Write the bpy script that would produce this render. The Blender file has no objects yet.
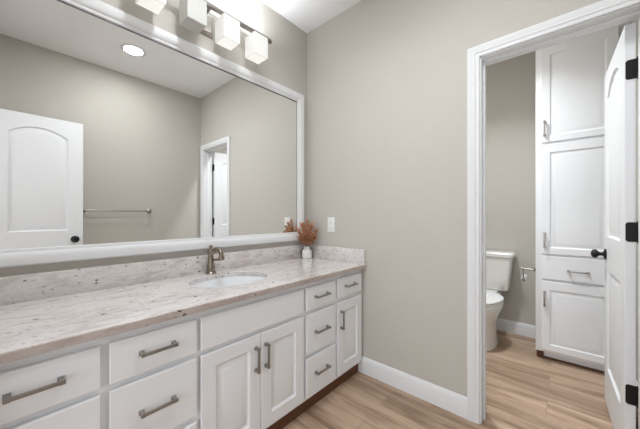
import bpy, bmesh, math, random
from mathutils import Vector, Matrix
random.seed(7)
S = bpy.context.scene
COL = S.collection
R = math.radians

# ------------------------------------------------------------------ camera
cam = bpy.data.objects.new('camera', bpy.data.cameras.new('camera'))
COL.objects.link(cam)
cam.location = (1.6957, -1.7464, 1.1584)
cam.rotation_euler = (R(90), 0, 0.724)
cam.data.sensor_width = 36
cam.data.lens = 275.88 / 640 * 36
cam.data.shift_y = 1.57 / 640
cam.data.clip_start = 0.02
S.camera = cam

# ------------------------------------------------------------------ world, exposure
S.view_settings.view_transform = 'Standard'
S.view_settings.look = 'None'
S.view_settings.gamma = 1
S.view_settings.use_curve_mapping = False
S.view_settings.exposure = 1.40
W = bpy.data.worlds.new('world')
S.world = W
W.use_nodes = True
W.node_tree.nodes['Background'].inputs[0].default_value = (0.9, 0.95, 1, 1)
W.node_tree.nodes['Background'].inputs[1].default_value = 1.0

def area(name, loc, rot, size, power, color=(1, 1, 1), shape='DISK', size_y=None, spread=180, parent=None):
    d = bpy.data.lights.new(name, 'AREA')
    d.shape = shape
    d.size = size
    if size_y: d.size_y = size_y
    d.energy = power
    d.color = color
    d.spread = R(spread)
    o = bpy.data.objects.new(name, d)
    o.location = loc
    o.rotation_euler = rot
    COL.objects.link(o)
    if parent: o.parent = parent
    return o
# fill light added behind the camera, shining in through the entry doorway
area('fill_behind_camera', (1.5, -3.6, 1.15), (R(110), 0, 0), 2.4, 10.0, (0.92, 0.98, 1.03), 'RECTANGLE', 2.1)
DOWN_POWER = 2.9
COUNTER_FILL_POWER = 3.0
TOILET_POWER = 6.8
SHADE_POWER = 0.62
DOWN_COLOR = (0.925, 0.985, 1.03)
SHADE_GLOW = 0.15

# ------------------------------------------------------------------ materials
def mat(name, col=(0.8, 0.8, 0.8), rough=0.5, metal=0.0, coat=0.0, spec=0.5, emit=0.0, ecol=(1, 1, 1)):
    m = bpy.data.materials.new(name)
    m.use_nodes = True
    b = m.node_tree.nodes['Principled BSDF']
    b.inputs['Base Color'].default_value = (*col, 1)
    b.inputs['Roughness'].default_value = rough
    b.inputs['Metallic'].default_value = metal
    b.inputs['Coat Weight'].default_value = coat
    b.inputs['Specular IOR Level'].default_value = spec
    if emit:
        b.inputs['Emission Color'].default_value = (*ecol, 1)
        b.inputs['Emission Strength'].default_value = emit
    return m
class NT:
    def __init__(s, m):
        s.t = m.node_tree; s.b = s.t.nodes['Principled BSDF']
        s.tc = s.t.nodes.new('ShaderNodeTexCoord')
    def n(s, typ, **kw):
        n = s.t.nodes.new('ShaderNode' + typ)
        for k, v in kw.items():
            if k in n.inputs.keys(): n.inputs[k].default_value = v
            else: setattr(n, k, v)
        return n
    def l(s, a, b): s.t.links.new(a, b)
    def geo(s):
        return s.n('NewGeometry').outputs['Position']
    def mapping(s, src, scale=(1, 1, 1), rot=(0, 0, 0), loc=(0, 0, 0)):
        m = s.n('Mapping'); m.inputs['Scale'].default_value = scale; m.inputs['Rotation'].default_value = rot
        m.inputs['Location'].default_value = loc
        s.l(src, m.inputs['Vector']); return m.outputs[0]
    def ramp(s, fac, stops, interp='LINEAR'):
        r = s.n('ValToRGB'); r.color_ramp.interpolation = interp
        el = r.color_ramp.elements
        while len(el) < len(stops): el.new(0.5)
        for e, (p, c) in zip(el, stops):
            e.position = p; e.color = (*c, 1) if len(c) == 3 else c
        s.l(fac, r.inputs[0]); return r.outputs[0]
    def mix(s, fac, a, b, mode='MIX'):
        m = s.n('Mix'); m.data_type = 'RGBA'; m.blend_type = mode
        for sock, v in ((m.inputs[0], fac), (m.inputs[6], a), (m.inputs[7], b)):
            if hasattr(v, 'links'): s.l(v, sock)
            else: sock.default_value = v if not isinstance(v, tuple) or len(v) == 4 else (*v, 1)
        return m.outputs[2]
    def bump(s, h, strength=0.1, dist=0.002):
        b = s.n('Bump', Strength=strength, Distance=dist)
        s.l(h, b.inputs['Height']); s.l(b.outputs[0], s.b.inputs['Normal'])

def wall_mat(name, col, bump=0.25):
    m = mat(name, col, 0.62, spec=0.3)
    t = NT(m)
    n1 = t.n('TexNoise', Scale=95.0, Detail=2.0, Roughness=0.5)
    t.l(t.geo(), n1.inputs['Vector'])
    t.bump(t.ramp(n1.outputs[0], [(0.42, (0, 0, 0)), (0.62, (1, 1, 1))]), bump, 0.0015)
    return m
M_wall = wall_mat('greige wall paint', (0.532, 0.502, 0.455))
M_ceil = wall_mat('ceiling paint', (0.94, 0.94, 0.955), 0.35)
M_trim = mat('white trim paint', (0.77, 0.77, 0.78), 0.5, spec=0.3)
M_cab = mat('white cabinet paint', (0.86, 0.865, 0.885), 0.45, spec=0.35)
M_door = mat('white door paint', (0.79, 0.79, 0.80), 0.5, spec=0.3)
M_mirror = mat('mirror glass', (0.945, 0.95, 0.945), 0.0, 1.0)
M_nickel = mat('brushed nickel', (0.50, 0.47, 0.44), 0.32, 1.0)
M_pull = mat('brushed pewter', (0.35, 0.325, 0.30), 0.36, 1.0)
M_faucet = mat('aged nickel', (0.30, 0.25, 0.205), 0.22, 1.0)
M_black = mat('oil rubbed black', (0.012, 0.011, 0.010), 0.45, 0.0, spec=0.25)
M_porc = mat('porcelain', (0.84, 0.83, 0.79), 0.12, coat=0.4)
M_basin = mat('basin porcelain', (0.82, 0.83, 0.85), 0.14, coat=0.4)
M_plastic = mat('white plastic', (0.82, 0.82, 0.80), 0.35)
M_slot = mat('dark slot', (0.05, 0.05, 0.05), 0.6)
M_edge_shade = mat('mirror edge shade', (0.10, 0.10, 0.10), 0.5)
M_vase = mat('white ceramic', (0.80, 0.79, 0.76), 0.35)
M_kickwood = mat('bare brown wood', (0.12, 0.048, 0.02), 0.6)
M_lit = mat('lit frosted glass', (0.55, 0.55, 0.54), 0.4, emit=SHADE_GLOW, ecol=(1.0, 0.965, 0.91))
M_litbase = mat('lit frosted glass bottom', (0.55, 0.55, 0.54), 0.4, emit=SHADE_GLOW * 1.7, ecol=(1.0, 0.97, 0.92))
M_unlit = mat('unlit frosted glass', (0.58, 0.57, 0.54), 0.35)
M_lens = mat('downlight lens', (0.9, 0.9, 0.9), 0.4, emit=14, ecol=(1, 0.97, 0.93))

def granite(name='speckled granite', tint=None):
    m = mat(name, rough=0.16, coat=0.2)
    t = NT(m); g = t.geo()
    st = t.mapping(g, (3.2, 1.0, 3.2), (0.25, 0.2, 0.55))
    n1 = t.n('TexNoise', Scale=9.0, Detail=6.0, Roughness=0.62, Distortion=0.6); t.l(st, n1.inputs['Vector'])
    base = t.ramp(n1.outputs[0], [(0.26, (0.48, 0.41, 0.395)), (0.40, (0.62, 0.565, 0.55)), (0.56, (0.75, 0.712, 0.698)), (0.8, (0.59, 0.53, 0.515))])
    n2 = t.n('TexNoise', Scale=90.0, Detail=3.0, Roughness=0.7); t.l(g, n2.inputs['Vector'])
    base = t.mix(t.ramp(n2.outputs[0], [(0.52, (0, 0, 0)), (0.72, (0.38, 0.38, 0.38))]), base, (0.45, 0.37, 0.34))
    n3 = t.n('TexNoise', Scale=26.0, Detail=3.0, Roughness=0.6); t.l(st, n3.inputs['Vector'])
    base = t.mix(t.ramp(n3.outputs[0], [(0.60, (0, 0, 0)), (0.70, (0.42, 0.42, 0.42))]), base, (0.42, 0.34, 0.33))
    def specks(base, scale, size, share, col, seed):
        v = t.n('TexVoronoi', Scale=scale); t.l(t.mapping(g, (1, 0.7, 1), (0, 0, 0.3), (seed, seed * 2, seed)), v.inputs['Vector'])
        nz = t.n('TexNoise', Scale=140.0, Detail=2.0); t.l(g, nz.inputs['Vector'])
        mu = t.n('Math', operation='MULTIPLY_ADD'); t.l(nz.outputs[0], mu.inputs[0]); mu.inputs[1].default_value = 0.35
        t.l(v.outputs['Distance'], mu.inputs[2])
        spot = t.ramp(mu.outputs[0], [(size + 0.14, (1, 1, 1)), (size + 0.20, (0, 0, 0))])
        sep = t.n('SeparateColor'); t.l(v.outputs['Color'], sep.inputs[0])
        gate = t.ramp(sep.outputs[0], [(1 - share, (0, 0, 0)), (1 - share + 0.02, (1, 1, 1))])
        return t.mix(t.mix(1.0, spot, gate, 'MULTIPLY'), base, col)
    base = specks(base, 50.0, 0.20, 0.34, (0.40, 0.335, 0.325), 3.1)
    base = specks(base, 27.0, 0.15, 0.15, (0.12, 0.095, 0.09), 7.7)
    base = specks(base, 40.0, 0.15, 0.14, (0.10, 0.078, 0.075), 1.3)
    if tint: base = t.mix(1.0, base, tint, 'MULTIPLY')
    t.l(base, t.b.inputs['Base Color'])
    return m
M_granite = granite()
M_granite_edge = granite('browner granite edge', (0.70, 0.635, 0.59))   # darker, browner tint of the same granite for the front edge faces

def planks():
    m = mat('oak plank floor', rough=0.42, spec=0.4)
    t = NT(m); g = t.geo()
    mp = t.mapping(g, (1, 1, 1), (0, 0, 0), (0.37, 0.05, 0))
    br = t.n('TexBrick', offset=0.37, offset_frequency=2, squash=1.0)
    for k, v in {'Scale': 1.0, 'Mortar Size': 0.0012, 'Mortar Smooth': 0.3, 'Bias': 0.0, 'Brick Width': 1.22, 'Row Height': 0.18}.items():
        br.inputs[k].default_value = v
    br.inputs['Color1'].default_value = (0, 0, 0, 1); br.inputs['Color2'].default_value = (1, 1, 1, 1)
    br.inputs['Mortar'].default_value = (0.5, 0.5, 0.5, 1)
    t.l(mp, br.inputs['Vector'])
    sep = t.n('SeparateColor'); t.l(br.outputs['Color'], sep.inputs[0])
    off = t.n('CombineXYZ'); 
    mu = t.n('Math', operation='MULTIPLY'); t.l(sep.outputs[0], mu.inputs[0]); mu.inputs[1].default_value = 13.0
    t.l(mu.outputs[0], off.inputs[2])
    va = t.n('VectorMath', operation='ADD'); t.l(g, va.inputs[0]); t.l(off.outputs[0], va.inputs[1])
    grain = t.n('TexNoise', Scale=2.0, Detail=7.0, Roughness=0.60, Distortion=0.7); t.l(t.mapping(va.outputs[0], (0.7, 7.0, 1)), grain.inputs['Vector'])
    fine = t.n('TexNoise', Scale=3.0, Detail=4.0, Roughness=0.7); t.l(t.mapping(va.outputs[0], (2.5, 60, 1)), fine.inputs['Vector'])
    col = t.ramp(grain.outputs[0], [(0.30, (0.22, 0.142, 0.092)), (0.43, (0.375, 0.258, 0.178)), (0.54, (0.50, 0.362, 0.262)), (0.66, (0.56, 0.42, 0.315)), (0.8, (0.40, 0.28, 0.195))])
    col = t.mix(0.28, col, fine.outputs[0], 'OVERLAY')
    tint = t.ramp(sep.outputs[0], [(0, (0.84, 0.82, 0.80)), (1, (1.10, 1.09, 1.08))])
    col = t.mix(1.0, col, tint, 'MULTIPLY')
    col = t.mix(br.outputs['Fac'], col, (0.24, 0.165, 0.115))
    t.l(col, t.b.inputs['Base Color'])
    t.bump(fine.outputs[0], 0.12, 0.001)
    return m
M_floor = planks()

def plume_mat():
    m = mat('dried rust grass', rough=0.8, spec=0.2)
    t = NT(m); n = t.n('TexNoise', Scale=70.0, Detail=2.0); t.l(t.geo(), n.inputs['Vector'])
    t.l(t.ramp(n.outputs[0], [(0.35, (0.33, 0.13, 0.055)), (0.48, (0.58, 0.28, 0.15)), (0.64, (0.80, 0.50, 0.34))]), t.b.inputs['Base Color'])
    return m
M_plume = plume_mat()
M_stem = mat('dried stem', (0.33, 0.17, 0.08), 0.8)

# ------------------------------------------------------------------ mesh helpers
def box(bm, x0, x1, y0, y1, z0, z1, bevel=0.0, seg=2):
    r = bmesh.ops.create_cube(bm, size=1)
    vs = r['verts']
    for v in vs:
        v.co = Vector(((x0 + x1) / 2 + v.co.x * (x1 - x0), (y0 + y1) / 2 + v.co.y * (y1 - y0), (z0 + z1) / 2 + v.co.z * (z1 - z0)))
    if bevel:
        es = list({e for v in vs for e in v.link_edges})
        bmesh.ops.bevel(bm, geom=es, offset=bevel, segments=seg, profile=0.5, affect='EDGES')
    return bm
def B(*a, **k): return box(bmesh.new(), *a, **k)

def lathe(bm, prof, center=(0, 0, 0), axis='Z', n=32, sx=1, sy=1, cap=True):
    """prof: list of (radius, height) ; rings along axis"""
    def pt(r, h, a):
        x, y = r * math.cos(a) * sx, r * math.sin(a) * sy
        p = {'Z': (x, y, h), 'X': (h, x, y), 'Y': (x, h, y)}[axis]
        return Vector(p) + Vector(center)
    rings = [[bm.verts.new(pt(r, h, 2 * math.pi * k / n)) for k in range(n)] for r, h in prof]
    for a, b in zip(rings, rings[1:]):
        for k in range(n):
            bm.faces.new((a[k], a[(k + 1) % n], b[(k + 1) % n], b[k]))
    if cap:
        for r in (rings[0], rings[-1]):
            bm.faces.new(r)
    return bm

def tube(bm, pts, rad, n=12, cap=True):
    pts = [Vector(p) for p in pts]
    rads = rad if isinstance(rad, (list, tuple)) else [rad] * len(pts)
    rings = []; up = None
    for i, p in enumerate(pts):
        d = (pts[min(i + 1, len(pts) - 1)] - pts[max(i - 1, 0)]).normalized()
        if up is None:
            up = Vector((0, 0, 1)) if abs(d.z) < 0.9 else Vector((1, 0, 0))
        s = d.cross(up).normalized(); u = s.cross(d).normalized(); up = u
        rings.append([bm.verts.new(p + (s * math.cos(2 * math.pi * k / n) + u * math.sin(2 * math.pi * k / n)) * rads[i]) for k in range(n)])
    for a, b in zip(rings, rings[1:]):
        for k in range(n): bm.faces.new((a[k], a[(k + 1) % n], b[(k + 1) % n], b[k]))
    if cap:
        bm.faces.new(rings[0]); bm.faces.new(rings[-1])
    return bm

def spline(pts, k=8):
    """Catmull-Rom through pts"""
    P = [Vector(p) for p in pts]; P = [2 * P[0] - P[1]] + P + [2 * P[-1] - P[-2]]
    out = []
    for i in range(1, len(P) - 2):
        for j in range(k):
            t = j / k; a, b, c, d = P[i - 1:i + 3]
            out.append(0.5 * ((2 * b) + (c - a) * t + (2 * a - 5 * b + 4 * c - d) * t * t + (3 * b - a - 3 * c + d) * t ** 3))
    out.append(P[-2]); return out

def loft(bm, rings, cap=True):
    rs = [[bm.verts.new(p) for p in r] for r in rings]
    n = len(rs[0])
    for a, b in zip(rs, rs[1:]):
        for k in range(n): bm.faces.new((a[k], a[(k + 1) % n], b[(k + 1) % n], b[k]))
    if cap: bm.faces.new(rs[0]); bm.faces.new(rs[-1])
    return bm

ORIGIN = {}
def mesh(name, bm, mats, off=Vector((0, 0, 0)), smooth=35):
    bmesh.ops.translate(bm, verts=bm.verts, vec=-off)
    bmesh.ops.recalc_face_normals(bm, faces=bm.faces)
    me = bpy.data.meshes.new(name)
    bm.to_mesh(me); bm.free()
    for m in (mats if isinstance(mats, (list, tuple)) else [mats]): me.materials.append(m)
    if smooth:
        for p in me.polygons: p.use_smooth = True
        me.set_sharp_from_angle(angle=R(smooth))
    return me
def link(name, me, parent=None, loc=None):
    o = bpy.data.objects.new(name, me); COL.objects.link(o)
    if parent: o.parent = parent
    if loc is not None: o.location = loc
    return o
def root_of(o):
    while o.parent: o = o.parent
    return o
def obj(name, bm, m, parent=None, smooth=35, label=None):
    off = Vector(ORIGIN.get(root_of(parent).name, (0, 0, 0))) if parent else Vector((0, 0, 0))
    o = link(name, mesh(name, bm, m, off, smooth), parent)
    if label: o['label'] = label
    return o
def thing(name, label, cat, loc=(0, 0, 0), group=None, local=False):
    o = bpy.data.objects.new(name, None); COL.objects.link(o)
    o.location = loc; o['label'] = label; o['category'] = cat
    o.empty_display_size = 0.05
    if group: o['group'] = group
    ORIGIN[o.name] = (0, 0, 0) if local else loc
    return o
def single(name, bm, m, label, cat, loc, group=None, smooth=35):
    """a thing that is one mesh, its origin at loc"""
    o = link(name, mesh(name, bm, m, Vector(loc), smooth), None, loc)
    o['label'] = label; o['category'] = cat
    if group: o['group'] = group
    ORIGIN[o.name] = loc
    return o
def struct(name, bm, m, smooth=35):
    o = obj(name, bm, m, None, smooth); o['kind'] = 'structure'; return o

# raised-panel slab.  Panels and the slab lie in local (a, z); thickness along t.  conv(a, t, z) -> world
def panel_loop(p, d, t, N=14):
    x0, x1, z0, z1 = p[:4]; rise = p[4] if len(p) > 4 else 0
    pts = [(x0 + d, t, z0 + d), (x1 - d, t, z0 + d)]
    if not rise:
        return pts + [(x1 - d, t, z1 - d), (x0 + d, t, z1 - d)]
    w = (x1 - x0) / 2; r = (w * w + rise * rise) / (2 * rise); xc = (x0 + x1) / 2; zc = z1 + rise - r
    for k in range(N + 1):
        x = x1 - d + (x0 - x1 + 2 * d) * k / N
        pts.append((x, t, zc + math.sqrt(max(0, (r - d) ** 2 - (x - xc) ** 2))))
    return pts
def slab(bm, conv, rect, thick, panels=(), both=False, edge=0.004, prof=None, t0=0.0):
    """front face at t=t0 (towards -t is outwards), back at t0+thick"""
    x0, x1, z0, z1 = rect
    prof = prof or [(0, 0), (0.007, 0.006), (0.014, 0.007), (0.038, 0.0015), (0.042, 0.001)]
    def side(tf, sgn, pn):
        outer = [bm.verts.new(conv(a, tf, z)) for a, z in ((x0 + edge, z0 + edge), (x1 - edge, z0 + edge), (x1 - edge, z1 - edge), (x0 + edge, z1 - edge))]
        es = [bm.edges.new((outer[k], outer[(k + 1) % 4])) for k in range(4)]
        if not pn:
            bm.faces.new(outer)
        for p in pn:
            prev = None
            for d, dep in prof:
                lp = [bm.verts.new(conv(*q)) for q in panel_loop(p, d, tf + sgn * dep)]
                n = len(lp)
                if prev is None:
                    es += [bm.edges.new((lp[k], lp[(k + 1) % n])) for k in range(n)]
                else:
                    for k in range(n): bm.faces.new((prev[k], prev[(k + 1) % n], lp[(k + 1) % n], lp[k]))
                prev = lp
            bm.faces.new(prev)
        if pn:
            bmesh.ops.triangle_fill(bm, edges=es, use_beauty=True, use_dissolve=False)
        rim = [bm.verts.new(conv(a, tf + sgn * edge, z)) for a, z in ((x0, z0), (x1, z0), (x1, z1), (x0, z1))]
        for k in range(4): bm.faces.new((outer[k], outer[(k + 1) % 4], rim[(k + 1) % 4], rim[k]))
        return rim
    f = side(t0, 1, panels)
    b = side(t0 + thick, -1, panels if both else ())
    for k in range(4): bm.faces.new((f[k], f[(k + 1) % 4], b[(k + 1) % 4], b[k]))
    return bm

# moulding swept round a rectangle (or a U, legs down to the floor) with mitred corners
def moulding(bm, conv, x0, x1, z0, z1, prof, closed=True):
    loops = []
    for o, h in prof:
        if closed: pts = [(x0 - o, z0 - o), (x1 + o, z0 - o), (x1 + o, z1 + o), (x0 - o, z1 + o)]
        else: pts = [(x0 - o, z0), (x0 - o, z1 + o), (x1 + o, z1 + o), (x1 + o, z0)]
        loops.append([bm.verts.new(conv(a, h, z)) for a, z in pts])
    m = len(loops)
    for i in range(m):
        a, b = loops[i], loops[(i + 1) % m]
        for k in range(4 if closed else 3):
            bm.faces.new((a[k], a[(k + 1) % 4], b[(k + 1) % 4], b[k]))
    if not closed:
        bm.faces.new([l[0] for l in loops]); bm.faces.new([l[3] for l in loops])
    return bm

# ------------------------------------------------------------------ the room
HC = 2.766            # ceiling
WX = 2.041            # wall facing the mirror
YR = -1.885           # wall behind the camera
TW = 0.115            # thickness of the wall with the toilet doorway
YB = 1.57             # back wall of the toilet room
DX0, DX1, DZ = 1.345, 1.955, 2.045    # toilet doorway
EX0, EX1, EZ = 0.68, 1.89, 2.09       # entry doorway behind the camera, unseen, widened to let in more fill light
struct('floor', B(-0.12, 3.3, -4.0, YB + 0.12, -0.1, 0), M_floor)
struct('ceiling', B(-0.12, 3.3, -4.0, YB + 0.12, HC, HC + 0.1), M_ceil)
struct('wall_left', B(-0.12, 0, YR - TW, 0, 0, HC), M_wall)
bm = bmesh.new()
box(bm, -0.12, DX0, 0, TW, 0, HC); box(bm, DX1, WX, 0, TW, 0, HC); box(bm, DX0, DX1, 0, TW, DZ, HC)
struct('wall_far', bm, M_wall)
struct('wall_right', B(WX, WX + 0.12, YR - TW, YB + 0.12, 0, HC), M_wall)
bm = bmesh.new()
box(bm, -0.12, EX0, YR - TW, YR, 0, HC); box(bm, EX1, WX, YR - TW, YR, 0, HC); box(bm, EX0, EX1, YR - TW, YR, EZ, HC)
struct('wall_near', bm, M_wall)
struct('wall_toilet_back', B(0.6, WX, YB, YB + 0.12, 0, HC), M_wall)
struct('wall_toilet_left', B(0.48, 0.6, TW, YB + 0.12, 0, HC), M_wall)
# unseen room behind the doorway: window opening added for the fill light, and sides
bm = bmesh.new()
box(bm, -0.12, 0.45, -4.0, -3.85, 0, HC); box(bm, 2.55, 3.3, -4.0, -3.85, 0, HC)
box(bm, 0.45, 2.55, -4.0, -3.85, 0, 0.55); box(bm, 0.45, 2.55, -4.0, -3.85, 2.35, HC)
struct('wall_added_window', bm, M_wall)
struct('wall_outer_left', B(-0.24, -0.12, -4.0, YR - TW, 0, HC), M_wall)
struct('wall_outer_right', B(3.3, 3.42, -4.0, YR - TW, 0, HC), M_wall)
struct('wall_outer_near', B(WX + 0.12, 3.3, YR - TW, YR, 0, HC), M_wall)

def baseboard(name, pts_fn, L0, L1, h=0.118):
    prof = [(0, 0), (0.014, 0), (0.014, h - 0.03), (0.011, h - 0.018), (0.008, h - 0.008), (0.004, h), (0, h)]
    bm = bmesh.new()
    loft(bm, [[Vector(pts_fn(L, o, z)) for o, z in prof] for L in (L0, L1)])
    struct(name, bm, M_trim, 25)
baseboard('baseboard_far', lambda L, o, z: (L, -o, z), 0.545, 1.283)
baseboard('baseboard_right', lambda L, o, z: (WX - o, L, z), YR, -0.02)
baseboard('baseboard_toilet_back', lambda L, o, z: (L, YB - o, z), 0.6, 1.52)
baseboard('baseboard_toilet_right', lambda L, o, z: (WX - o, L, z), TW, 1.09)
baseboard('baseboard_toilet_left', lambda L, o, z: (0.6 + o, L, z), TW, YB - 0.014)

# casings and jambs
CAS = [(0, 0), (0, 0.009), (0.003, 0.011), (0.018, 0.011), (0.022, 0.0145), (0.027, 0.0155), (0.031, 0.0135), (0.046, 0.0175), (0.056, 0.0185), (0.060, 0.017), (0.061, 0.014), (0.061, 0)]
def casing(name, x0, x1, z1, y, sgn):
    struct(name, moulding(bmesh.new(), lambda a, h, z: Vector((a, y + sgn * h, z)), x0 - 0.0, x1, 0, z1, CAS, False), M_trim, 20)
casing('trim_1', DX0 - 0.001, DX1 + 0.001, DZ + 0.001, 0, -1)
casing('trim_2', DX0 - 0.001, DX1 + 0.001, DZ + 0.001, TW, 1)
casing('trim_3', EX0 - 0.001, EX1 + 0.001, EZ + 0.001, YR, 1)
def jamb(name, x0, x1, z1, y0, y1, ystop0, ystop1):
    bm = bmesh.new(); t = 0.006
    box(bm, x0, x0 + t, y0, y1, 0, z1); box(bm, x1 - t, x1, y0, y1, 0, z1); box(bm, x0, x1, y0, y1, z1 - t, z1)
    s = 0.010
    box(bm, x0 + t, x0 + t + s, ystop0, ystop1, 0, z1 - t, 0.002); box(bm, x1 - t - s, x1 - t, ystop0, ystop1, 0, z1 - t, 0.002)
    box(bm, x0 + t, x1 - t, ystop0, ystop1, z1 - t - s, z1 - t, 0.002)
    struct(name, bm, M_trim)
jamb('trim_4', DX0, DX1, DZ, 0.0, TW, 0.042, 0.076)
jamb('trim_5', EX0, EX1, EZ, YR - TW, YR, YR - 0.076, YR - 0.042)

# ------------------------------------------------------------------ doors
def knob_bm(sgn):
    bm = bmesh.new()
    pr = [(0.0, 0), (0.033, 0), (0.033, 0.004), (0.028, 0.009), (0.014, 0.012), (0.010, 0.02), (0.011, 0.030), (0.020, 0.036), (0.0265, 0.044), (0.027, 0.052), (0.022, 0.061), (0.010, 0.066), (0.0, 0.067)]
    pr = [(max(r, 0.0004), h * sgn) for r, h in pr]
    return lathe(bm, pr, axis='Y', n=28)
def hinge_bm(h, zc):
    """leaf on the hinge edge (plane x = 0, y across the edge), pin just outside the y = 0 face"""
    bm = bmesh.new()
    r = 0.011; yo = 0.0325
    pts = [(-0.006, -h / 2)]
    for k in range(6): a = R(-90 + 18 * k); pts.append((yo - r + r * math.cos(a), -h / 2 + r + r * math.sin(a)))
    for k in range(6): a = R(18 * k); pts.append((yo - r + r * math.cos(a), h / 2 - r + r * math.sin(a)))
    pts.append((-0.006, h / 2))
    loft(bm, [[Vector((x, y, zc + z)) for y, z in pts] for x in (-0.0028, -0.0001)])
    c = (-0.0065, -0.0072, zc)
    for k in range(5):
        z0 = -h / 2 + k * h / 5
        lathe(bm, [(0.0062, z0 + 0.0006), (0.0062, z0 + h / 5 - 0.0006)], c, n=14)
    lathe(bm, [(0.003, h / 2), (0.0055, h / 2 + 0.002), (0.005, h / 2 + 0.005), (0.001, h / 2 + 0.007)], c, n=14)
    lathe(bm, [(0.001, -h / 2 - 0.007), (0.005, -h / 2 - 0.005), (0.0055, -h / 2 - 0.002), (0.003, -h / 2)], c, n=14)
    return bm
DOOR_PROF = [(0, 0), (0.004, 0.007), (0.009, 0.011), (0.014, 0.011), (0.046, 0.002), (0.050, 0.0015)]
def door(name, w, h, panels, knob_z, hinge_z, loc, rot, mirror_hinge=1):
    """local: hinge edge at a=0, free edge at a=w along +X; front face at y=0, back at y=0.035"""
    o = obj(name, slab(bmesh.new(), lambda a, t, z: Vector((a, t, z)), (0, w, 0.012, h), 0.035, panels, True, 0.0015, DOOR_PROF), M_door, None, 30)
    o['kind'] = 'structure'
    o.location = loc; o.rotation_euler = (0, 0, rot)
    for sgn, y in ((-1, 0), (1, 0.035)):
        b = knob_bm(sgn); bmesh.ops.translate(b, verts=b.verts, vec=(w - 0.060, y, knob_z))
        obj('knob', b, M_black, o)
    obj('latch_plate', B(w - 0.0005, w + 0.0015, 0.006, 0.029, knob_z - 0.028, knob_z + 0.028, 0.0004), M_black, o)
    for z in hinge_z:
        b = hinge_bm(0.089, z)
        obj('hinge', b, M_black, o)
    return o
# local +X -> world +Y, local y (face normal, back) -> world -X for rot=90; the front face looks to +X.  We want the seen face to -X:
# the slab is the same on both sides, so the seen face is the local back (y = 0.035).
tp = [(0.105, 0.505, 1.035, 1.865, 0.075), (0.105, 0.505, 0.24, 0.835)]
door('door_1', 0.61, 2.032, tp, 0.925, (1.824, 1.086, 0.347), (1.939, 0.128, 0), R(90 + 1.6), -1)
ep = [(0.11, 0.50, 1.02, 1.892, 0.075), (0.11, 0.50, 0.25, 0.83)]
door('door_2', 0.61, 2.072, ep, 0.933, (1.86, 1.10, 0.35), (1.936, -1.862, 0), R(90), -1)
d2 = bpy.data.objects['door_2']

# ------------------------------------------------------------------ pulls
def pull_mesh(L=0.122, wid=0.0105):
    """bar along local Y, standing off along +X from x = 0"""
    bm = bmesh.new(); so = 0.030
    box(bm, so - 0.009, so, -L / 2, L / 2, -wid / 2, wid / 2, 0.0015)
    for s in (-1, 1):
        y = s * (L / 2 - 0.008)
        loft(bm, [[Vector((x, y + a * wa, b * wb)) for a, b in ((-1, -1), (1, -1), (1, 1), (-1, 1))]
                  for x, wa, wb in ((0, 0.0082, 0.0078), (0.003, 0.0082, 0.0078), (0.007, 0.0062, 0.0056), (so - 0.008, 0.0062, wid / 2 - 0.0003), (so + 0.0005, 0.0068, wid / 2 + 0.0006))])
    return mesh('pull', bm, M_pull, smooth=30)
PULL = pull_mesh()
def add_pull(parent, pos, vertical=False, rot=(0, 0, 0), me=None):
    o = link('pull', me or PULL, parent, Vector(pos) - Vector(ORIGIN[root_of(parent).name]))
    o.rotation_euler = (R(90), 0, 0) if vertical else (0, 0, 0)
    if rot != (0, 0, 0): o.rotation_euler = rot
    return o

# ------------------------------------------------------------------ vanity
VY0, VY1 = -1.872, -0.004
FX = 0.565            # face frame front
v = thing('vanity_cabinet', 'long white painted vanity base cabinet with drawers and raised panel doors along the mirror wall', 'vanity cabinet', (0.3, -0.93, 0))
bm = bmesh.new()
ZT = 0.7745
cols = [(-1.842, -1.549), (-1.526, -1.240), (-1.222, -0.628), (-0.603, -0.333), (-0.312, -0.026)]
box(bm, 0.02, FX - 0.02, VY0, VY0 + 0.016, 0.08, ZT); box(bm, 0.02, FX - 0.02, VY1 - 0.016, VY1, 0.08, ZT)
box(bm, 0.02, FX - 0.02, VY0, VY1, 0.08, 0.096)
box(bm, 0.004, 0.02, VY0, VY1, 0.08, 0.60)
edges = [VY0] + [y for c in cols for y in (c[0] + 0.012, c[1] - 0.012)] + [VY1]
for a, b in zip(edges[0::2], edges[1::2]):
    box(bm, FX - 0.02, FX, a, b, 0.08, ZT)
box(bm, FX - 0.0198, FX - 0.0002, VY0, VY1, 0.735, ZT); box(bm, FX - 0.0198, FX - 0.0002, VY0, VY1, 0.08, 0.125)
for c in cols:
    box(bm, FX - 0.0196, FX - 0.0004, c[0], c[1], 0.575, 0.615)
for c in (cols[0], cols[1], cols[3]):
    box(bm, FX - 0.0196, FX - 0.0004, c[0], c[1], 0.318, 0.362)
obj('face_frame', bm, M_cab, v)
obj('toe_kick', B(0.530, 0.545, VY0, VY1, 0, 0.0795), M_kickwood, v, label='bare brown wood toe kick')
def front(name, y0, y1, z0, z1, panel=False):
    pn = [(y0 + 0.062, y1 - 0.062, z0 + 0.062, z1 - 0.062)] if panel else []
    pf = [(0, 0), (0.004, 0.0045), (0.010, 0.0090), (0.013, 0.0092), (0.038, 0.0002), (0.040, 0.0)]
    return obj(name, slab(bmesh.new(), lambda a, t, z: Vector((FX + 0.0195 - t, a, z)), (y0, y1, z0, z1), 0.019, pn, False, 0.003, pf), M_cab, v, 25)
for ci in (0, 1, 3):
    y0, y1 = cols[ci]
    for z0, z1, pz in ((0.604, 0.741, 0.678), (0.352, 0.583, 0.470), (0.102, 0.326, 0.226)):
        d = front('drawer', y0, y1, z0, z1)
        add_pull(d, (FX + 0.0195, (y0 + y1) / 2 - (0.0 if ci < 3 else 0.010), pz))
y0, y1 = cols[2]
front('false_front', y0, y1, 0.604, 0.741)
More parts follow.
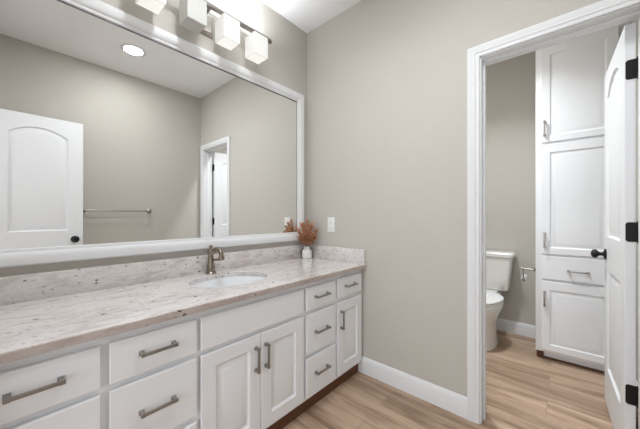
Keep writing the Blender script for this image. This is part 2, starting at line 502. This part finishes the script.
d = front('door', y0, -0.9265, 0.102, 0.583, True); add_pull(d, (FX + 0.0195, -0.957, 0.470), True)
d = front('door', -0.9235, y1, 0.102, 0.583, True); add_pull(d, (FX + 0.0195, -0.897, 0.470), True)
y0, y1 = cols[4]
d = front('drawer', y0, y1, 0.612, 0.745); add_pull(d, (FX + 0.0195, -0.177, 0.684))
d = front('door', y0, y1, 0.102, 0.583, True); add_pull(d, (FX + 0.0195, -0.281, 0.470), True)

# ------------------------------------------------------------------ counter, sink, faucet
CZ, CT = 0.8036, 0.028
SC = (0.268, -0.902); SA, SB = 0.172, 0.222        # sink opening, half axes along X and Y
NE = 64
c = thing('countertop', 'pinkish white speckled granite vanity countertop with an oval sink cutout', 'countertop', (0.3, -0.93, CZ - CT))
bm = bmesh.new()
def rect_pts(n, x0, x1, y0, y1):
    """n points round a rectangle, matched in angle to the ellipse"""
    out = []
    for k in range(n):
        a = 2 * math.pi * k / n; dx, dy = math.cos(a) * SA, math.sin(a) * SB
        tt = min([(x1 - SC[0]) / dx if dx > 1e-9 else 9e9, (x0 - SC[0]) / dx if dx < -1e-9 else 9e9,
                  (y1 - SC[1]) / dy if dy > 1e-9 else 9e9, (y0 - SC[1]) / dy if dy < -1e-9 else 9e9])
        out.append((SC[0] + dx * tt, SC[1] + dy * tt))
    # snap nearest points to the corners
    for cx, cy in ((x0, y0), (x0, y1), (x1, y0), (x1, y1)):
        i = min(range(n), key=lambda j: (out[j][0] - cx) ** 2 + (out[j][1] - cy) ** 2); out[i] = (cx, cy)
    return out
el = [(SC[0] + SA * math.cos(2 * math.pi * k / NE), SC[1] + SB * math.sin(2 * math.pi * k / NE)) for k in range(NE)]
RX = (0.0015, 0.607, VY0 - 0.002, -0.0015)
outr = rect_pts(NE, *RX); e = 0.003
outi = rect_pts(NE, RX[0], RX[1] - e, RX[2], RX[3])
eli = [(SC[0] + (SA + e) * math.cos(2 * math.pi * k / NE), SC[1] + (SB + e) * math.sin(2 * math.pi * k / NE)) for k in range(NE)]
rings = [[(x, y, CZ - CT) for x, y in el], [(x, y, CZ - e) for x, y in el], [(x, y, CZ) for x, y in eli],
         [(x, y, CZ) for x, y in outi], [(x, y, CZ - e) for x, y in outr], [(x, y, CZ - CT) for x, y in outr]]
rs = [[bm.verts.new(p) for p in r] for r in rings]
for a, b in zip(rs, rs[1:] + rs[:1]):
    for k in range(NE): bm.faces.new((a[k], a[(k + 1) % NE], b[(k + 1) % NE], b[k]))
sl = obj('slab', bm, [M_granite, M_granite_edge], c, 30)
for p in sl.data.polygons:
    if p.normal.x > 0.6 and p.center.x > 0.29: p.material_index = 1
obj('backsplash', B(0.0015, 0.0215, VY0 - 0.002, -0.0015, CZ, 0.915, 0.0015), M_granite, c)
obj('side_splash', B(0.022, 0.600, -0.0215, -0.0015, CZ, 0.912, 0.0015), M_granite, c)

sk = thing('sink', 'white oval porcelain sink bowl set under the granite countertop', 'sink', (SC[0], SC[1], 0.63))
bm = bmesh.new()
prof = [(1.10, 0), (1.02, 0), (0.995, -0.006), (0.97, -0.03), (0.90, -0.075), (0.74, -0.115), (0.50, -0.136), (0.25, -0.143), (0.12, -0.146)]
zt = CZ - CT - 0.0005
inner = [[Vector((SC[0] + SA * s * math.cos(2 * math.pi * k / NE), SC[1] + SB * s * math.sin(2 * math.pi * k / NE), zt + h)) for k in range(NE)] for s, h in prof]
outer_ = [[Vector((SC[0] + SA * (s * 0.97 + 0.05) * math.cos(2 * math.pi * k / NE), SC[1] + SB * (s * 0.97 + 0.05) * math.sin(2 * math.pi * k / NE), zt + h - 0.010)) for k in range(NE)] for s, h in prof]
loft(bm, list(reversed(outer_)) + inner)
obj('bowl', bm, M_basin, sk, 50)
obj('drain', lathe(bmesh.new(), [(0.0215, 0), (0.0215, 0.003), (0.017, 0.0045), (0.016, 0.002), (0.003, 0.003)], (SC[0], SC[1], zt - 0.146), n=24), M_faucet, sk)

FXc, FYc = 0.058, -0.914
f = thing('faucet', 'brushed bronze single lever faucet with hooked spout behind the sink', 'faucet', (FXc, FYc, CZ))
obj('base', lathe(bmesh.new(), [(0.032, 0), (0.032, 0.006), (0.028, 0.010), (0.0235, 0.016), (0.022, 0.024)], (FXc, FYc, CZ), n=32), M_faucet, f)
obj('body', lathe(bmesh.new(), [(0.0220, 0.022), (0.0245, 0.030), (0.0240, 0.042), (0.0190, 0.070), (0.0160, 0.098), (0.0155, 0.118), (0.0190, 0.124), (0.0215, 0.131), (0.0205, 0.139), (0.0160, 0.148), (0.0080, 0.154)], (FXc, FYc, CZ), n=32), M_faucet, f)
sp = spline([(FXc + 0.012, FYc + 0.002, CZ + 0.130), (FXc + 0.038, FYc + 0.009, CZ + 0.152), (FXc + 0.066, FYc + 0.014, CZ + 0.156), (FXc + 0.090, FYc + 0.018, CZ + 0.134), (FXc + 0.094, FYc + 0.018, CZ + 0.104)], 7)
obj('spout', tube(bmesh.new(), sp, [0.0145 - 0.0035 * math.sin(math.pi * i / (len(sp) - 1)) for i in range(len(sp))], 18), M_faucet, f)
obj('aerator', lathe(bmesh.new(), [(0.0140, 0), (0.0158, 0.004), (0.0158, 0.013), (0.0130, 0.018)], (FXc + 0.094, FYc + 0.018, CZ + 0.090), n=24), M_faucet, f)
bm = bmesh.new()
lathe(bm, [(0.0070, 0.150), (0.0060, 0.157), (0.0100, 0.163), (0.0110, 0.169), (0.0080, 0.175), (0.0015, 0.177)], (FXc, FYc, CZ), n=24)
obj('finial', bm, M_faucet, f)
bm = bmesh.new()
ls = spline([(FXc + 0.012, FYc + 0.008, CZ + 0.084), (FXc + 0.034, FYc + 0.018, CZ + 0.086), (FXc + 0.062, FYc + 0.028, CZ + 0.090), (FXc + 0.080, FYc + 0.034, CZ + 0.098)], 6)
tube(bm, ls, [0.0075 - 0.0012 * math.sin(2 * math.pi * i / len(ls)) for i in range(len(ls))], 14)
lathe(bm, [(0.001, -0.011), (0.008, -0.008), (0.011, 0), (0.008, 0.008), (0.001, 0.011)], (FXc + 0.082, FYc + 0.0345, CZ + 0.100), n=18)
obj('lever', bm, M_faucet, f)

# ------------------------------------------------------------------ mirror
MY0, MY1, MZ0, MZ1 = -1.800, -0.128, 1.020, 2.128
mr = thing('wall_mirror', 'large rectangular mirror in a white moulded frame above the vanity', 'mirror', (0, -0.95, 0.96))
MP = [(-0.004, 0.003), (-0.004, 0.012), (0.000, 0.015), (0.010, 0.017), (0.016, 0.023), (0.030, 0.030), (0.046, 0.033), (0.060, 0.031), (0.066, 0.025), (0.068, 0.016), (0.068, 0.0015), (0.02, 0.0015), (0.02, 0.003)]
obj('frame', moulding(bmesh.new(), lambda a, h, z: Vector((h, a, z)), MY0, MY1, MZ0, MZ1, MP), M_trim, mr, 22)
obj('glass', B(0.0032, 0.0085, MY0 + 0.001, MY1 - 0.001, MZ0 + 0.001, MZ1 - 0.001), M_mirror, mr, None)
bm = bmesh.new()  # shade along the frame's inner edge, put in as dark strips
box(bm, 0.0088, 0.0100, MY0 + 0.004, MY1 - 0.004, MZ1 - 0.0115, MZ1 - 0.0045)
box(bm, 0.0088, 0.0100, MY1 - 0.0070, MY1 - 0.0045, MZ0 + 0.006, MZ1 - 0.0115)
obj('edge_shade_strip', bm, M_edge_shade, mr, label='dark strip for the shade along the top and right edge')

# ------------------------------------------------------------------ vanity light
LX = 0.113
vl = thing('vanity_light', 'nickel four shade bar light on the wall above the mirror', 'wall light', (0, -0.940, 2.35))
bm = bmesh.new()
loft(bm, [[Vector((x, -0.940 + a * s, 2.364 + b * s)) for a, b in ((-1, -1), (1, -1), (1, 1), (-1, 1))] for x, s in ((0.0005, 0.066), (0.010, 0.066), (0.022, 0.052), (0.026, 0.050))])
obj('wall_plate', bm, M_nickel, vl)
bm = bmesh.new(); box(bm, 0.024, LX, -0.950, -0.930, 2.407, 2.421, 0.002)
obj('bracket', bm, M_nickel, vl)
obj('rail', B(LX - 0.012, LX + 0.012, -1.388, -0.487, 2.402, 2.426, 0.002), M_pull, vl)
for i, y in enumerate((-0.615, -0.833, -1.048, -1.263)):
    lit = i != 2
    arm = obj('socket', lathe(bmesh.new(), [(0.019, 2.372), (0.019, 2.390), (0.012, 2.394), (0.012, 2.404)], (LX, y, 0), n=20), M_pull, vl)
    h = 0.054
    loops = []
    for r, z in ((h - 0.005, 2.252), (h - 0.005, 2.382), (h, 2.382), (h, 2.244), (h - 0.004, 2.240)):
        loops.append([Vector((LX + a * r, y + b * r, z)) for a, b in ((-1, -1), (1, -1), (1, 1), (-1, 1))])
    sh = obj('shade', loft(bmesh.new(), loops), [M_lit, M_litbase] if lit else M_unlit, arm, 20, label='glowing square frosted glass shade' if lit else 'unlit square frosted glass shade')
    if lit:
        for p in sh.data.polygons:
            if p.normal.z < -0.9: p.material_index = 1
    if lit:   # uplight added above the rail to brighten the ceiling, for the bulb's upward light
        area('bulb_uplight', (LX, y, 2.430), (R(180), 0, 0), 0.09, SHADE_POWER, DOWN_COLOR, 'SQUARE', spread=150)

# ------------------------------------------------------------------ recessed lights
def downlight(x, y, label, power, spread=180):
    t = thing('recessed_light', label, 'ceiling light', (x, y, HC), 'recessed ceiling lights')
    obj('trim_ring', lathe(bmesh.new(), [(0.076, -0.001), (0.078, -0.005), (0.092, -0.006), (0.108, -0.003), (0.110, -0.0005)], (x, y, HC), n=40, cap=False), M_trim, t)
    obj('lens', lathe(bmesh.new(), [(0.077, -0.0005), (0.076, -0.003), (0.002, -0.0035)], (x, y, HC), n=40), M_lens, t)
    a = area('lamp', (0, 0, -0.006), (0, 0, 0), 0.15, power, DOWN_COLOR, spread=spread, parent=t)
    return t
downlight(1.448, -0.94, 'round recessed ceiling light, the one shown in the mirror', DOWN_POWER)
tl = downlight(1.05, 0.45, 'round recessed ceiling light inside the toilet room', TOILET_POWER, 125)
downlight(0.78, -1.12, 'added unseen recessed ceiling light brightening the vanity counter', COUNTER_FILL_POWER, 150)  # unseen light added here to brighten the counter

# ------------------------------------------------------------------ outlet
ox, oz = 0.2755, 1.088
t = thing('electrical_outlet', 'white duplex outlet on the far wall above the counter end', 'outlet', (ox, 0, oz))
obj('cover_plate', B(ox - 0.036, ox + 0.036, -0.0055, -0.0003, oz - 0.059, oz + 0.059, 0.002), M_plastic, t)
for s in (-1, 1):
    r = obj('receptacle', lathe(bmesh.new(), [(0.0165, -0.0050), (0.0165, -0.0072), (0.0150, -0.0080)], (ox, 0, oz + s * 0.0195), 'Y', 24, 1, 0.86), M_plastic, t)
    bm = bmesh.new()
    for dx in (-0.0062, 0.0062): box(bm, ox + dx - 0.001, ox + dx + 0.001, -0.0084, -0.0078, oz + s * 0.0195 - 0.002, oz + s * 0.0195 + 0.006)
    obj('slots', bm, M_slot, r)
obj('screw', lathe(bmesh.new(), [(0.003, -0.0052), (0.003, -0.0062), (0.002, -0.0066)], (ox, 0, oz), 'Y', 12), M_nickel, t)

# ------------------------------------------------------------------ vase and dried grass
vx, vy = 0.078, -0.082
single('vase', lathe(bmesh.new(), [(0.001, 0.0005), (0.036, 0.0005), (0.041, 0.004), (0.042, 0.015), (0.042, 0.055), (0.040, 0.066), (0.033, 0.074), (0.024, 0.078), (0.023, 0.084), (0.025, 0.096), (0.0265, 0.100), (0.0235, 0.100), (0.021, 0.094), (0.020, 0.080), (0.030, 0.070), (0.037, 0.055), (0.037, 0.010), (0.001, 0.008)], (vx, vy, CZ), n=36),
       M_vase, 'small white ceramic bottle vase on the counter corner', 'vase', (vx, vy, CZ))
def grass(i, az, lean, L):
    rnd = random.Random(i + 3)
    base = Vector((vx + 0.012 * math.cos(az + 2.6), vy + 0.012 * math.sin(az + 2.6), CZ + 0.012))
    mouth = Vector((vx + 0.012 * math.cos(az), vy + 0.012 * math.sin(az), CZ + 0.10))
    d = Vector((math.cos(az) * lean, math.sin(az) * lean, 1)).normalized()
    tip = mouth + d * L
    st = thing('dried_grass_stem', 'rust coloured dried grass plume standing in the white vase', 'dried flower', base, 'dried grass plumes in the vase')
    mid = mouth + d * L * 0.55
    path = spline([base, mouth, mid, tip], 5)
    obj('stem', tube(bmesh.new(), path, 0.0012, 6), M_stem, st)
    bm = bmesh.new()
    nb = 105
    for k in range(nb):
        u = 0.16 + 0.86 * (k + rnd.random()) / nb
        p = mouth + d * (L * min(u, 1.0))
        a = rnd.uniform(0, 2 * math.pi)
        side = d.orthogonal().normalized(); side2 = d.cross(side)
        out = side * math.cos(a) + side2 * math.sin(a)
        spread_ = 1.05 - 0.5 * u
        ln = rnd.uniform(0.028, 0.050) * (1.15 - 0.45 * u)
        dirv = (d * rnd.uniform(0.6, 1.0) + out * spread_ * rnd.uniform(0.6, 1.1)).normalized()
        q = p + dirv * ln
        if q.x < 0.040: q.x = 0.040 + 0.002 * rnd.random()
        if q.y > -0.026: q.y = -0.026 - 0.002 * rnd.random()
        m_ = p.lerp(q, 0.5) + out * 0.002
        wv = dirv.cross(out)
        if wv.length < 1e-3: wv = side
        wv = wv.normalized() * rnd.uniform(0.0026, 0.0046)
        n_ = dirv.cross(wv).normalized() * 0.0012
        vs = [bm.verts.new(x) for x in (p, m_ + wv, q, m_ - wv, m_ + n_, m_ - n_)]
        for tri in ((0, 1, 4), (1, 2, 4), (2, 3, 4), (3, 0, 4), (1, 0, 5), (2, 1, 5), (3, 2, 5), (0, 3, 5)):
            bm.faces.new([vs[j] for j in tri])
    obj('plume', bm, M_plume, st, 0)
for i, (az, ln, L) in enumerate([(R(-45), 0.10, 0.215), (R(-80), 0.34, 0.195), (R(-10), 0.36, 0.195), (R(-45), 0.45, 0.175), (R(-100), 0.55, 0.165), (R(15), 0.55, 0.160),
                                 (R(-62), 0.72, 0.140), (R(-20), 0.78, 0.135), (R(200), 0.12, 0.185), (R(60), 0.10, 0.180), (R(-88), 0.85, 0.120), (R(5), 0.88, 0.120)]):
    grass(i, az, ln, L)

# ------------------------------------------------------------------ towel bar
tz, tx = 1.217, WX - 0.055
t = thing('towel_bar', 'brushed nickel towel bar on the wall opposite the mirror', 'towel bar', (WX, -0.925, tz))
obj('bar', tube(bmesh.new(), [(tx, -1.236, tz), (tx, -0.632, tz)], 0.0075, 16), M_pull, t)
for y in (-1.236, -0.632):
    obj('post', lathe(bmesh.new(), [(0.026, WX - 0.0005), (0.026, WX - 0.006), (0.020, WX - 0.012), (0.010, WX - 0.018), (0.010, WX - 0.040), (0.014, WX - 0.046), (0.015, WX - 0.060), (0.010, WX - 0.068), (0.002, WX - 0.070)], (0, y, tz), 'X', 24), M_pull, t)

# ------------------------------------------------------------------ linen cabinet
LX0, LX1, LY0, LY1, LZ1 = 1.522, 2.039, 1.108, 1.568, 2.55
lc = thing('linen_cabinet', 'tall white built-in linen cabinet beside the toilet', 'cabinet', (1.78, 1.33, 0))
bm = bmesh.new()
box(bm, LX0, LX1, LY0 + 0.019, LY1, 0.07, LZ1)
obj('carcass', B(LX0, LX1, LY0, LY1, 0.070, LZ1, 0.001), M_cab, lc); bm.free()
obj('toe_kick', B(1.572, LX1, 1.165, 1.180, 0.0, 0.0695), M_cab, lc)
obj('support_block', B(LX0 + 0.004, 1.570, 1.150, LY1 - 0.02, 0.0, 0.0695), M_kickwood, lc, label='bare brown wood support block')
obj('shoe_strip', B(1.572, LX1, 1.153, 1.1645, 0.0, 0.014), M_kickwood, lc, label='bare brown wood strip at the floor')
SPULL = pull_mesh(0.122, 0.009)
def lfront(name, z0, z1, panel):
    x0, x1 = 1.560, 1.985
    pn = [(x0 + 0.052, x1 - 0.060, z0 + 0.048, z1 - 0.066)] if panel else []
    pf = [(0, 0), (0.004, 0.0045), (0.009, 0.0080), (0.012, 0.0082), (0.034, 0.0002), (0.036, 0.0)]
    return obj(name, slab(bmesh.new(), lambda a, tt, z: Vector((a, LY0 - 0.0195 + tt, z)), (x0, x1, z0, z1), 0.019, pn, False, 0.003, pf), M_cab, lc, 25)
YF = LY0 - 0.0195
for z0, z1, pz in ((1.744, 2.50, 1.855), (0.858, 1.728, 0.968), (0.092, 0.642, 0.500)):
    d = lfront('door', z0, z1, True); add_pull(d, (1.580, YF, pz), rot=(0, R(-90), R(-90)))
    d.children[0].rotation_mode = 'XYZ'
    d.children[0].rotation_euler = Matrix(((0, 0, 1), (-1, 0, 0), (0, 1, 0))).to_4x4().to_euler() if False else (R(90), 0, R(-90))
d = lfront('drawer', 0.658, 0.842, False); add_pull(d, (1.775, YF, 0.737), rot=(0, 0, R(-90)))

# ------------------------------------------------------------------ toilet
TX = 1.124
t = thing('toilet', 'white two piece toilet against the greige back wall', 'toilet', (TX, 1.2, 0))
def oval(yc, hw, lf, lb, z, n=40, sq=1.0):
    out = []
    for k in range(n):
        a = 2 * math.pi * k / n; cx, sy_ = math.cos(a), math.sin(a)
        ex = math.copysign(abs(cx) ** sq, cx) * hw
        ey = math.copysign(abs(sy_) ** sq, sy_) * (lb if sy_ > 0 else lf)
        out.append(Vector((TX + ex, yc + ey, z)))
    return out
bm = bmesh.new()
loft(bm, [oval(1.16, 0.122, 0.225, 0.23, 0.0, sq=0.85), oval(1.16, 0.122, 0.225, 0.23, 0.02, sq=0.85), oval(1.16, 0.112, 0.205, 0.22, 0.06, sq=0.85), oval(1.16, 0.108, 0.205, 0.22, 0.16, sq=0.85),
          oval(1.15, 0.116, 0.225, 0.22, 0.23, sq=0.9), oval(1.14, 0.142, 0.250, 0.22, 0.29), oval(1.13, 0.164, 0.264, 0.22, 0.335), oval(1.13, 0.172, 0.270, 0.22, 0.365), oval(1.13, 0.174, 0.272, 0.22, 0.392), oval(1.13, 0.168, 0.266, 0.215, 0.398)])
obj('bowl', bm, M_porc, t, 60)
bm = bmesh.new()
loft(bm, [[Vector((TX + a * 0.10, y, z)) for a, y, z in ((-1, 1.28, 0.30), (1, 1.28, 0.30), (1, 1.52, 0.30), (-1, 1.52, 0.30))],
          [Vector((TX + a * 0.115, y, z)) for a, y, z in ((-1, 1.26, 0.437), (1, 1.26, 0.437), (1, 1.53, 0.437), (-1, 1.53, 0.437))]])
bmesh.ops.bevel(bm, geom=list(bm.edges), offset=0.02, segments=3, affect='EDGES')
obj('tank_deck', bm, M_porc, t, 50)
bm = bmesh.new()
loft(bm, [oval(1.13, 0.170, 0.270, 0.19, 0.399), oval(1.13, 0.176, 0.276, 0.195, 0.405), oval(1.13, 0.174, 0.274, 0.195, 0.416)])
obj('seat', bm, M_porc, t, 40)
bm = bmesh.new()
loft(bm, [oval(1.13, 0.172, 0.272, 0.193, 0.4195), oval(1.13, 0.177, 0.277, 0.196, 0.424), oval(1.13, 0.174, 0.273, 0.195, 0.434), oval(1.13, 0.14, 0.235, 0.17, 0.441), oval(1.13, 0.06, 0.12, 0.08, 0.444)])
obj('lid', bm, M_plastic, t, 60)
def rrect(hw, y0, y1, z, r=0.035, n=6):
    pts = []
    for cx, cy, a0 in ((TX + hw - r, y1 - r, 0), (TX - hw + r, y1 - r, 90), (TX - hw + r, y0 + r, 180), (TX + hw - r, y0 + r, 270)):
        for k in range(n + 1):
            a = R(a0 + 90 * k / n); pts.append(Vector((cx + r * math.cos(a), cy + r * math.sin(a), z)))
    return pts
bm = bmesh.new()
loft(bm, [rrect(0.165, 1.385, 1.545, 0.438), rrect(0.178, 1.372, 1.550, 0.452), rrect(0.190, 1.362, 1.553, 0.58), rrect(0.208, 1.350, 1.555, 0.764)])
obj('tank', bm, M_porc, t, 40)
bm = bmesh.new()
loft(bm, [rrect(0.212, 1.346, 1.556, 0.7645), rrect(0.220, 1.338, 1.560, 0.770), rrect(0.222, 1.336, 1.561, 0.797), rrect(0.214, 1.344, 1.556, 0.808), rrect(0.17, 1.38, 1.53, 0.811)])
obj('tank_lid', bm, M_porc, t, 40)
bm = bmesh.new()
lathe(bm, [(0.012, 1.3565), (0.012, 1.348), (0.008, 1.340)], (TX - 0.15, 0, 0.715), 'Y', 16)
tube(bm, [(TX - 0.15, 1.342, 0.715), (TX - 0.09, 1.338, 0.708)], [0.006, 0.004], 10)
obj('flush_lever', bm, M_nickel, t)

# ------------------------------------------------------------------ toilet paper holder
hz, hy = 0.697, 1.24
t = thing('toilet_paper_holder', 'empty nickel toilet paper holder with white roller on the linen cabinet side', 'toilet paper holder', (LX0, hy, hz))
obj('wall_flange', lathe(bmesh.new(), [(0.026, LX0 + 0.0005), (0.026, LX0 - 0.006), (0.018, LX0 - 0.012), (0.010, LX0 - 0.020)], (0, hy, hz), 'X', 24), M_pull, t)
bm = bmesh.new()
tube(bm, [(LX0 - 0.018, hy, hz), (LX0 - 0.100, hy, hz)], 0.0075, 12)
lathe(bm, [(0.002, LX0 - 0.112), (0.010, LX0 - 0.107), (0.0115, LX0 - 0.099), (0.009, LX0 - 0.090)], (0, hy, hz), 'X', 16)
obj('post', bm, M_pull, t)
obj('arm', tube(bmesh.new(), [(LX0 - 0.092, hy, hz - 0.004), (LX0 - 0.092, hy, hz - 0.092)], 0.0055, 12), M_pull, t)
obj('roller', lathe(bmesh.new(), [(0.012, hy + 0.006), (0.021, hy + 0.010), (0.021, hy + 0.13), (0.012, hy + 0.135)], (LX0 - 0.092, 0, hz - 0.090), 'Y', 24), M_plastic, t, label='white plastic roller')
obj('end_cap', lathe(bmesh.new(), [(0.004, hy - 0.014), (0.013, hy - 0.010), (0.016, hy), (0.013, hy + 0.0055)], (LX0 - 0.092, 0, hz - 0.094), 'Y', 20), M_pull, t)
